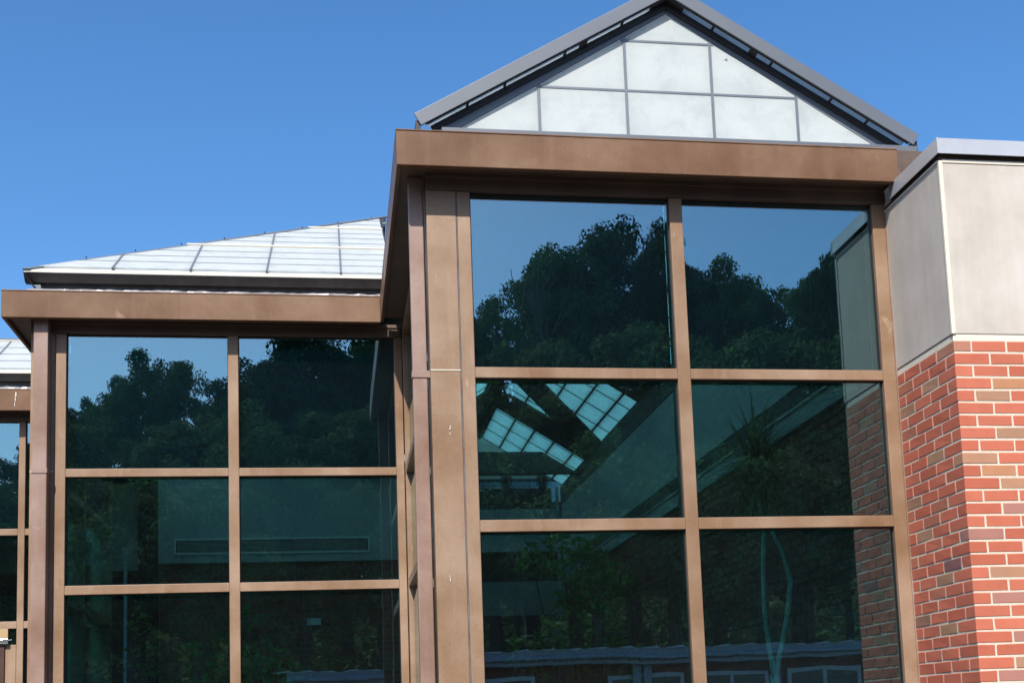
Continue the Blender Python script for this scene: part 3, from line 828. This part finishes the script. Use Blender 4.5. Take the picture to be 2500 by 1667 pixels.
def shrub(name, label, cat, base, blobs, m, n_leaf, ls, stem_m='bark', group=None):
    t = thing(name, base, label, cat, group)
    b = MB()
    for (c, r) in blobs:
        b.tube([base, ((base[0] + c[0]) / 2 + .03, (base[1] + c[1]) / 2, (base[2] + c[2]) / 2 + .1), c], [.014, .010, .005], 5)
    b.build('stem', M[stem_m], t)
    l = MB()
    for (c, r) in blobs:
        for i in range(int(n_leaf * r * r / .06)):
            d = Vector((random.gauss(0, 1), random.gauss(0, 1), random.gauss(0, 1))).normalized() * r * random.uniform(.35, 1) ** .6
            p = Vector(c) + d; s = ls * random.uniform(.7, 1.3)
            u = Vector((random.gauss(0, 1), random.gauss(0, 1), random.gauss(-.5, .7))).normalized(); w = u.cross(Vector((random.random(), random.random(), random.random()))).normalized()
            l.poly([p, p + u * s * .5 + w * s * .25, p + u * s, p + u * s * .5 - w * s * .25])
    l.build('leaves', M[m], t, raw=True, kind='stuff')
    MB().tube([(base[0], base[1], .03), (base[0], base[1], .33)], [.13, .18], 12).build('pot', M['pot'], t)
    return t
shrub('weeping_fig', 'leafy green fig tree inside, behind the lower left bay of the gabled tower', 'plant', (-1.2, 4.6, .25),
      [((-1.62, 4.6, 3.02), .17), ((-1.35, 4.6, 3.05), .22), ((-1.12, 4.7, 3.0), .22), ((-1.0, 4.6, 2.75), .28), ((-1.25, 4.6, 2.7), .2), ((-1.1, 4.6, 2.4), .3), ((-1.45, 4.5, 2.35), .2), ((-1.75, 4.5, 2.25), .15), ((-.95, 4.6, 2.1), .32), ((-1.4, 4.6, 2.0), .3), ((-1.7, 4.5, 1.9), .2)],
      'ficus', 130, .085)
shrub('potted_shrub', 'narrow upright green shrub inside, by the left edge of the middle tower', 'plant', (-4.86, 5.0, .25),
      [((-4.93, 5.0, 2.62), .10), ((-4.86, 5.0, 2.5), .14), ((-4.9, 5.0, 2.3), .16), ((-4.84, 5.0, 2.1), .17), ((-4.9, 5.0, 1.85), .2)], 'ficus', 150, .06)
shrub('potted_shrub', 'wide bushy green shrub inside, behind the middle mullion of the second tower', 'plant', (-4.2, 4.9, .25),
      [((-4.45, 4.9, 2.28), .17), ((-4.15, 4.9, 2.33), .2), ((-3.9, 4.9, 2.25), .2), ((-4.3, 4.9, 2.0), .28), ((-3.95, 4.9, 1.95), .28), ((-3.65, 4.9, 2.1), .16), ((-4.05, 4.9, 2.6), .13)], 'ficus', 130, .075)

# ------------------------------------------------------------------ low building across the street (seen in the glass)
LB_Y = -16.0
lx0, lx1 = -4.38, 14.0
lo = thing('low_building', (2, -19, 0), 'low red brick building with grey metal roof edge and white windows, mirrored in the glass', 'building')
B(lx0 + .3, lx1, LB_Y - 6.5, LB_Y - .4, 0, 2.64).build('wall', M['lowbrick'], lo)
B(lx0, lx1, LB_Y - .55, LB_Y, 2.63, 2.92).build('roof_fascia', M['roofmetal'], lo, .01)
MB().tube([(lx0, LB_Y + .05, 2.76), (lx1, LB_Y + .05, 2.76)], .06, 8).build('gutter', M['roofmetal'], lo)
MB().prism([(lx0, LB_Y - .05, 2.93), (lx0, LB_Y - 6.9, 2.98), (lx0, LB_Y - 6.9, 2.90), (lx0, LB_Y - .05, 2.85)], (lx1 - lx0, 0, 0)).build('roof', M['roofmetal'], lo)
x = lx0 + .05
while x < lx1:
    MB().prism([(x, LB_Y + .02, 2.95), (x, LB_Y - 6.8, 3.0), (x, LB_Y - 6.8, 2.96), (x, LB_Y + .02, 2.9)], (.04, 0, 0)).build('roof_seam', M['roofmetal'], lo)
    MB().prism([(x - .42, LB_Y + .03, 2.92), (x, LB_Y + .03, 2.96), (x, LB_Y + .03, 2.92)], (0, -.3, 0)).build('roof_seam', M['trim'], lo)
    x += .5
for wx in (-3.6, -1.15, 1.75, 3.55, 5.45, 8.0):
    w = B(wx, wx + 1.5, LB_Y - .395, LB_Y - .33, .9, 2.44).build('window', M['trim'], lo)
    for a in (.08, .79): B(wx + a, wx + a + .63, LB_Y - .329, LB_Y - .32, .98, 2.36).build('pane', M['darkglass'], w)
for wx in (2.2, 2.42, 5.12): B(wx, wx + .16, LB_Y - .395, LB_Y - .25, .1, 2.72).build('downspout', M['roofmetal'], lo)
gw = None

# ------------------------------------------------------------------ trees on the hillside behind the camera
def crown_mesh(name, seed, m, rx, rz, nb, nl, ls, gaps=.0):
    rnd = random.Random(seed); b = MB()
    blobs = []
    for i in range(13):
        z = rnd.uniform(-.6, 1); a = rnd.uniform(0, 2 * math.pi); q = math.sqrt(max(0, 1 - z * z))
        rr = rnd.uniform(.5, .74); C0 = Vector((q * math.cos(a) * rx * rr, q * math.sin(a) * rx * rr, z * rz * rr)); R0 = rx * rnd.uniform(.26, .42)
        for j in range(8):
            d = Vector((rnd.gauss(0, 1), rnd.gauss(0, 1), rnd.gauss(.35, 1))).normalized()
            blobs.append((C0 + d * R0, R0 * rnd.uniform(.32, .55)))
    for i in range(0):
        z = rnd.uniform(-.75, 1); a = rnd.uniform(0, 2 * math.pi); q = math.sqrt(max(0, 1 - z * z)) * (1.0 if z < .3 else .95)
        rr = rnd.uniform(.45, .92)
        c = Vector((q * math.cos(a) * rx * rr, q * math.sin(a) * rx * rr, z * rz * rr)); r = rx * rnd.uniform(.14, .32)
        blobs.append((c, r))
    tot = sum(r * r for c, r in blobs)
    for c, r in blobs:
        for i in range(int(nl * r * r / tot)):
            d = Vector((rnd.gauss(0, 1), rnd.gauss(0, 1), rnd.gauss(.15, 1))).normalized()
            p = c + Vector((d.x * r, d.y * r, d.z * r * .8)) * rnd.uniform(.55, 1.12)
            s = ls * rnd.uniform(.6, 1.35)
            nrm = (d + Vector((rnd.gauss(0, .6), rnd.gauss(0, .6), rnd.gauss(.3, .6)))).normalized()
            u = nrm.cross(Vector((rnd.gauss(0, 1), rnd.gauss(0, 1), rnd.gauss(0, 1)))).normalized(); w = nrm.cross(u)
            b.poly([p - u * s * .5, p + w * s * .33 - u * s * .08, p + u * s * .55, p - w * s * .33 - u * s * .05])
    me = b.rawmesh(name); me.materials.append(M[m]); return me, [c for c, r in blobs]

def trunk_mesh(blobs, rx, rz, seed, r0):
    rnd = random.Random(seed); b = MB(); base = -rz - 3.4
    b.tube([(0, 0, base), (.1, .05, -rz * .6), (.0, .1, 0), (.1, 0, rz * .55)], [r0, r0 * .8, r0 * .55, r0 * .18], 8)
    for c in rnd.sample(blobs, min(16, len(blobs))):
        s = Vector((.05, .08, rnd.uniform(-rz * .7, 0.1 * rz)))
        b.tube([s, (s + c) / 2 + Vector((0, 0, .15 * rz)), c], [r0 * .34, r0 * .2, r0 * .06], 5)
    me = b.mesh('trunk'); me.materials.append(M['bark']); return me
PROTO = []
for (seed, m, rx, rz, nb, nl, ls) in ((1, 'leafA', 5.0, 4.2, 110, 36000, .19), (2, 'leafB', 4.2, 4.4, 90, 28000, .18), (3, 'leafC', 4.0, 3.4, 80, 26000, .18), (4, 'leafA', 2.6, 5.2, 80, 18000, .18), (5, 'leafB', 3.2, 4.6, 60, 15000, .19)):
    cm, bl = crown_mesh('crown', seed, m, rx, rz, nb, nl, ls)
    PROTO.append((cm, trunk_mesh(bl, rx, rz, seed, .28), rx, rz))

CAM = Vector((-3.2759, -6.1925, 1.6275)); FPX = 3125.546; PPX, PPY = 1358.724, 1366.991
def mirrored(u, v, yreal, plane):
    """world point at depth yreal whose mirror image in a window plane is seen along pixel (u, v) of the photograph"""
    a = ((u - PPX) / FPX, (v - PPY) / FPX, 1)
    d = Vector(RW[0]) * a[0] + Vector(RW[1]) * a[1] + Vector(RW[2]) * a[2]
    tt = ((2 * plane - yreal) - CAM.y) / d.y
    p = CAM + d * tt
    return Vector((p.x, yreal, p.z))
P1, P2 = YF + .035, yf(YF + .035, 1)
KIND = {0: 'broad dense dark leaved tree', 1: 'rounded mid green tree', 2: 'low spreading olive green tree', 3: 'tall slim dark tree', 4: 'open crowned mid green tree'}
tree_n = [0]
def tree(proto, u, v, yreal, plane, label, sxy=1.0, sz=1.0):
    cm, tm, rx, rz = PROTO[proto]
    top = mirrored(u, v, yreal, plane)
    t = thing('tree', (top.x, top.y, hill_z(top.x, top.y) - .1), label, 'tree', 'trees on the slope opposite')
    rzr = rz * sz * 1.02
    zc = top.z - t.location.z - rzr
    t.rotation_euler = (0, 0, random.uniform(0, 6.28))
    c = bpy.data.objects.new('crown', cm); COL.objects.link(c); c.parent = t; c.location = (0, 0, zc); c.scale = (sxy, sxy, sz)
    k = bpy.data.objects.new('trunk', tm); COL.objects.link(k); k.parent = t; k.location = (0, 0, zc); k.scale = (sxy, sxy, sz)
    tree_n[0] += 1
D = 2500 / 2352
first = [ # proto, display u, v of the top, depth, scale xy, z, label
    (0, 1405, 541, -46, .88, 1.25, 'big broad dark tree mirrored at the centre of the upper left pane, tallest there'),
    (1, 1302, 566, -45, .78, 1.1, 'rounded tree on the left shoulder of the big mirrored tree'),
    (0, 1478, 560, -48, .62, 1.1, 'dark tree on the right shoulder of the big mirrored tree'),
    (4, 1138, 690, -50, .45, .7, 'small leafy tree mirrored beside the bare tree, left pane edge'),
    (1, 1090, 692, -52, .42, .7, 'small tree mirrored at the left edge of the upper left pane'),
    (0, 1600, 638, -47, .62, .9, 'dark tree mirrored just right of the middle mullion'),
    (1, 1650, 625, -46, .7, .9, 'rounded mirrored tree in the upper right pane, right of the mullion'),
    (4, 1725, 618, -44, .7, .9, 'mirrored tree with open crown in the middle of the upper right pane'),
    (4, 1790, 603, -42, .75, 1.0, 'mirrored tree with a small spike on top, upper right pane'),
    (3, 1893, 510, -36, .62, 1.25, 'tall slim mirrored tree standing against the reflected stone wall'),
    (4, 1850, 590, -37, .42, .8, 'loose leafy mirrored tree touching the tall slim one'),
    (2, 1190, 775, -38, 1.0, 1.1, 'olive tree low in the mirrored wood, left of the gabled tower'),
    (2, 1420, 760, -36, 1.1, 1.1, 'olive tree low in the mirrored wood, under the big broad tree'),
    (1, 1620, 770, -36, 1.1, 1.1, 'mid green tree low in the mirrored wood, by the middle mullion'),
    (2, 1800, 790, -35, 1.1, 1.1, 'olive tree low in the mirrored wood, right bay'),
    (1, 1960, 760, -34, 1.0, 1.1, 'mid green tree low in the mirrored wood, behind the reflected wall'),
    (2, 1300, 1000, -30, .9, .9, 'lower slope tree mirrored behind the low building, left bay'),
    (2, 1345, 1060, -28.5, .8, .8, 'lowest olive tree mirrored right behind the low roof, left bay'),
    (1, 1520, 1010, -30, .9, .9, 'lower slope tree mirrored behind the low building, at the mullion'),
    (2, 1740, 1030, -30, .9, .9, 'lower slope tree mirrored behind the low building, right bay'),
    (2, 1830, 1000, -31, .8, .9, 'low round tree mirrored far right, before the reflected brick wall'),
    (1, 1990, 1000, -32, .8, .9, 'low round tree on the slope hidden mostly by the reflected brick wall'),
    (1, 1110, 980, -31, .9, .9, 'lower slope tree mirrored behind the low building, far left of the bay'),
]
for p, u, v, y, sxy, sz, lab in first: tree(p, u * D, v * D, y, P1, lab, sxy, sz)
second = [
    (4, 185, 880, -58, .55, .7, 'open tree mirrored at the left edge of the middle tower'),
    (4, 238, 884, -60, .5, .65, 'thin open tree mirrored near the left edge of the middle tower'),
    (1, 368, 818, -52, .60, .95, 'round headed tree mirrored alone against the sky, middle tower'),
    (1, 300, 864, -52, .45, .8, 'rounded tree mirrored left of the round headed one'),
    (2, 505, 872, -50, .5, .85, 'olive tree mirrored beside the middle mullion of the second tower'),
    (0, 600, 838, -48, .7, .9, 'dark tree mirrored right of the middle mullion, second tower'),
    (0, 720, 783, -44, .9, 1.1, 'tall dark tree mirrored at the top of the second tower, right bay'),
    (0, 845, 780, -44, .9, 1.1, 'dark tree mirrored behind the corner of the second tower, right bay'),
    (2, 220, 960, -44, .9, .95, 'olive tree in the lower mirrored wood, left of the second tower'),
    (2, 420, 955, -42, 1.0, .95, 'olive tree in the lower mirrored wood, left bay of the second tower'),
    (1, 620, 930, -38, 1.0, 1.0, 'mid green tree in the lower mirrored wood, right bay of the second tower'),
    (2, 790, 925, -38, 1.0, 1.0, 'pale olive tree in the lower mirrored wood, right bay of the second tower'),
    (1, 320, 1150, -33, .9, .9, 'bottom slope tree mirrored left of the second tower mullion'),
    (2, 700, 1150, -33, .9, .9, 'bottom slope tree mirrored right of the second tower mullion'),
    (2, 470, 1030, -35, .9, 1.0, 'low round tree mirrored under the plaster band, at the second tower mullion'),
    (1, 590, 1020, -35, .9, 1.0, 'low mid green tree mirrored over the long wall vent, left part'),
    (2, 870, 1020, -34, .9, 1.0, 'low olive tree mirrored over the long wall vent, right end'),
    (1, 445, 1110, -30, .8, .9, 'lowest round tree mirrored under the wall vent, left end'),
    (2, 300, 1120, -30, .8, .9, 'lowest olive tree mirrored among the inner posts of the second tower'),
    (1, 60, 960, -52, .7, .9, 'tree mirrored in the farthest tower by the picture edge'),
    (0, 5, 985, -50, .7, .9, 'dark tree mirrored in the farthest tower, cut by the picture edge'),
]
for p, u, v, y, sxy, sz, lab in second: tree(p, u * D, v * D, y, P2, lab, sxy, sz)
ug = MB(); rnd = random.Random(11)
for i in range(3200):
    y = -27.5 - 52 * rnd.random() ** 1.3; x = rnd.uniform(-.62, .62) * (abs(y) + 12) - 6
    z0 = hill_z(x, y); R0 = rnd.uniform(.7, 1.7)
    for j in range(16):
        d = Vector((rnd.gauss(0, 1), rnd.gauss(0, 1), abs(rnd.gauss(0, 1)))).normalized()
        p = Vector((x, y, z0)) + Vector((d.x * R0, d.y * R0, d.z * R0 * 1.5)) * rnd.uniform(.6, 1)
        s_ = rnd.uniform(.25, .6); u = Vector((rnd.gauss(0, 1), rnd.gauss(0, 1), rnd.gauss(0, 1))).normalized(); w = u.cross(d).normalized()
        ug.poly([p - u * s_ * .5, p + w * s_ * .35, p + u * s_ * .5, p - w * s_ * .35])
uo = ug.build('undergrowth', M['leafA'], raw=True); uo['kind'] = 'stuff'
for p, u, v, y, sxy, sz, lab in [
    (1, -120, 1090, -31, .9, .8, 'low round tree on the slope mirrored past the picture edge, behind the farthest tower'),
    (2, 0, 1100, -32, .9, .9, 'low olive tree on the slope mirrored at the foot of the farthest tower'),
    (1, 75, 1110, -33, .8, .9, 'low round tree on the slope mirrored between the downspout and the farthest door'),
    (2, 190, 1080, -34, .9, .9, 'low olive tree on the slope mirrored by the left jamb of the second tower')]:
    tree(p, u * D, v * D, y, yf(YF + .035, 2), lab, sxy, sz)
# bare tree
bp = mirrored(1172 * D, 592 * D, -43, P1)
gz = hill_z(bp.x, bp.y)
bt = thing('bare_tree', (bp.x, bp.y, gz), 'leafless dead tree mirrored left of the big broad tree', 'tree')
tw = MB(); rnd = random.Random(5)
def twig(p, d, L, r, depth):
    q = p + d * L; mid = p + d * L * .5 + Vector((rnd.gauss(0, .05), rnd.gauss(0, .05), .02)) * L
    tw.tube([p, mid, q], [r, r * .8, r * .6], 4, False)
    if depth:
        for i in range(3 if depth > 1 else 4):
            nd = (d + Vector((rnd.gauss(0, .27), rnd.gauss(0, .27), rnd.uniform(.0, .3)))).normalized()
            s = p + d * L * rnd.uniform(.55, 1); twig(s, nd, L * rnd.uniform(.55, .75), r * .6, depth - 1)
hgt = bp.z - gz
twig(Vector((bp.x, bp.y, gz)), Vector((0, 0, 1)), hgt * .40, .22, 4)
for o in (tw.build('branches', M['twig'], bt),): pass
for o in bpy.data.objects:
    if o.type == 'MESH' and o.name.startswith('tree'): pass
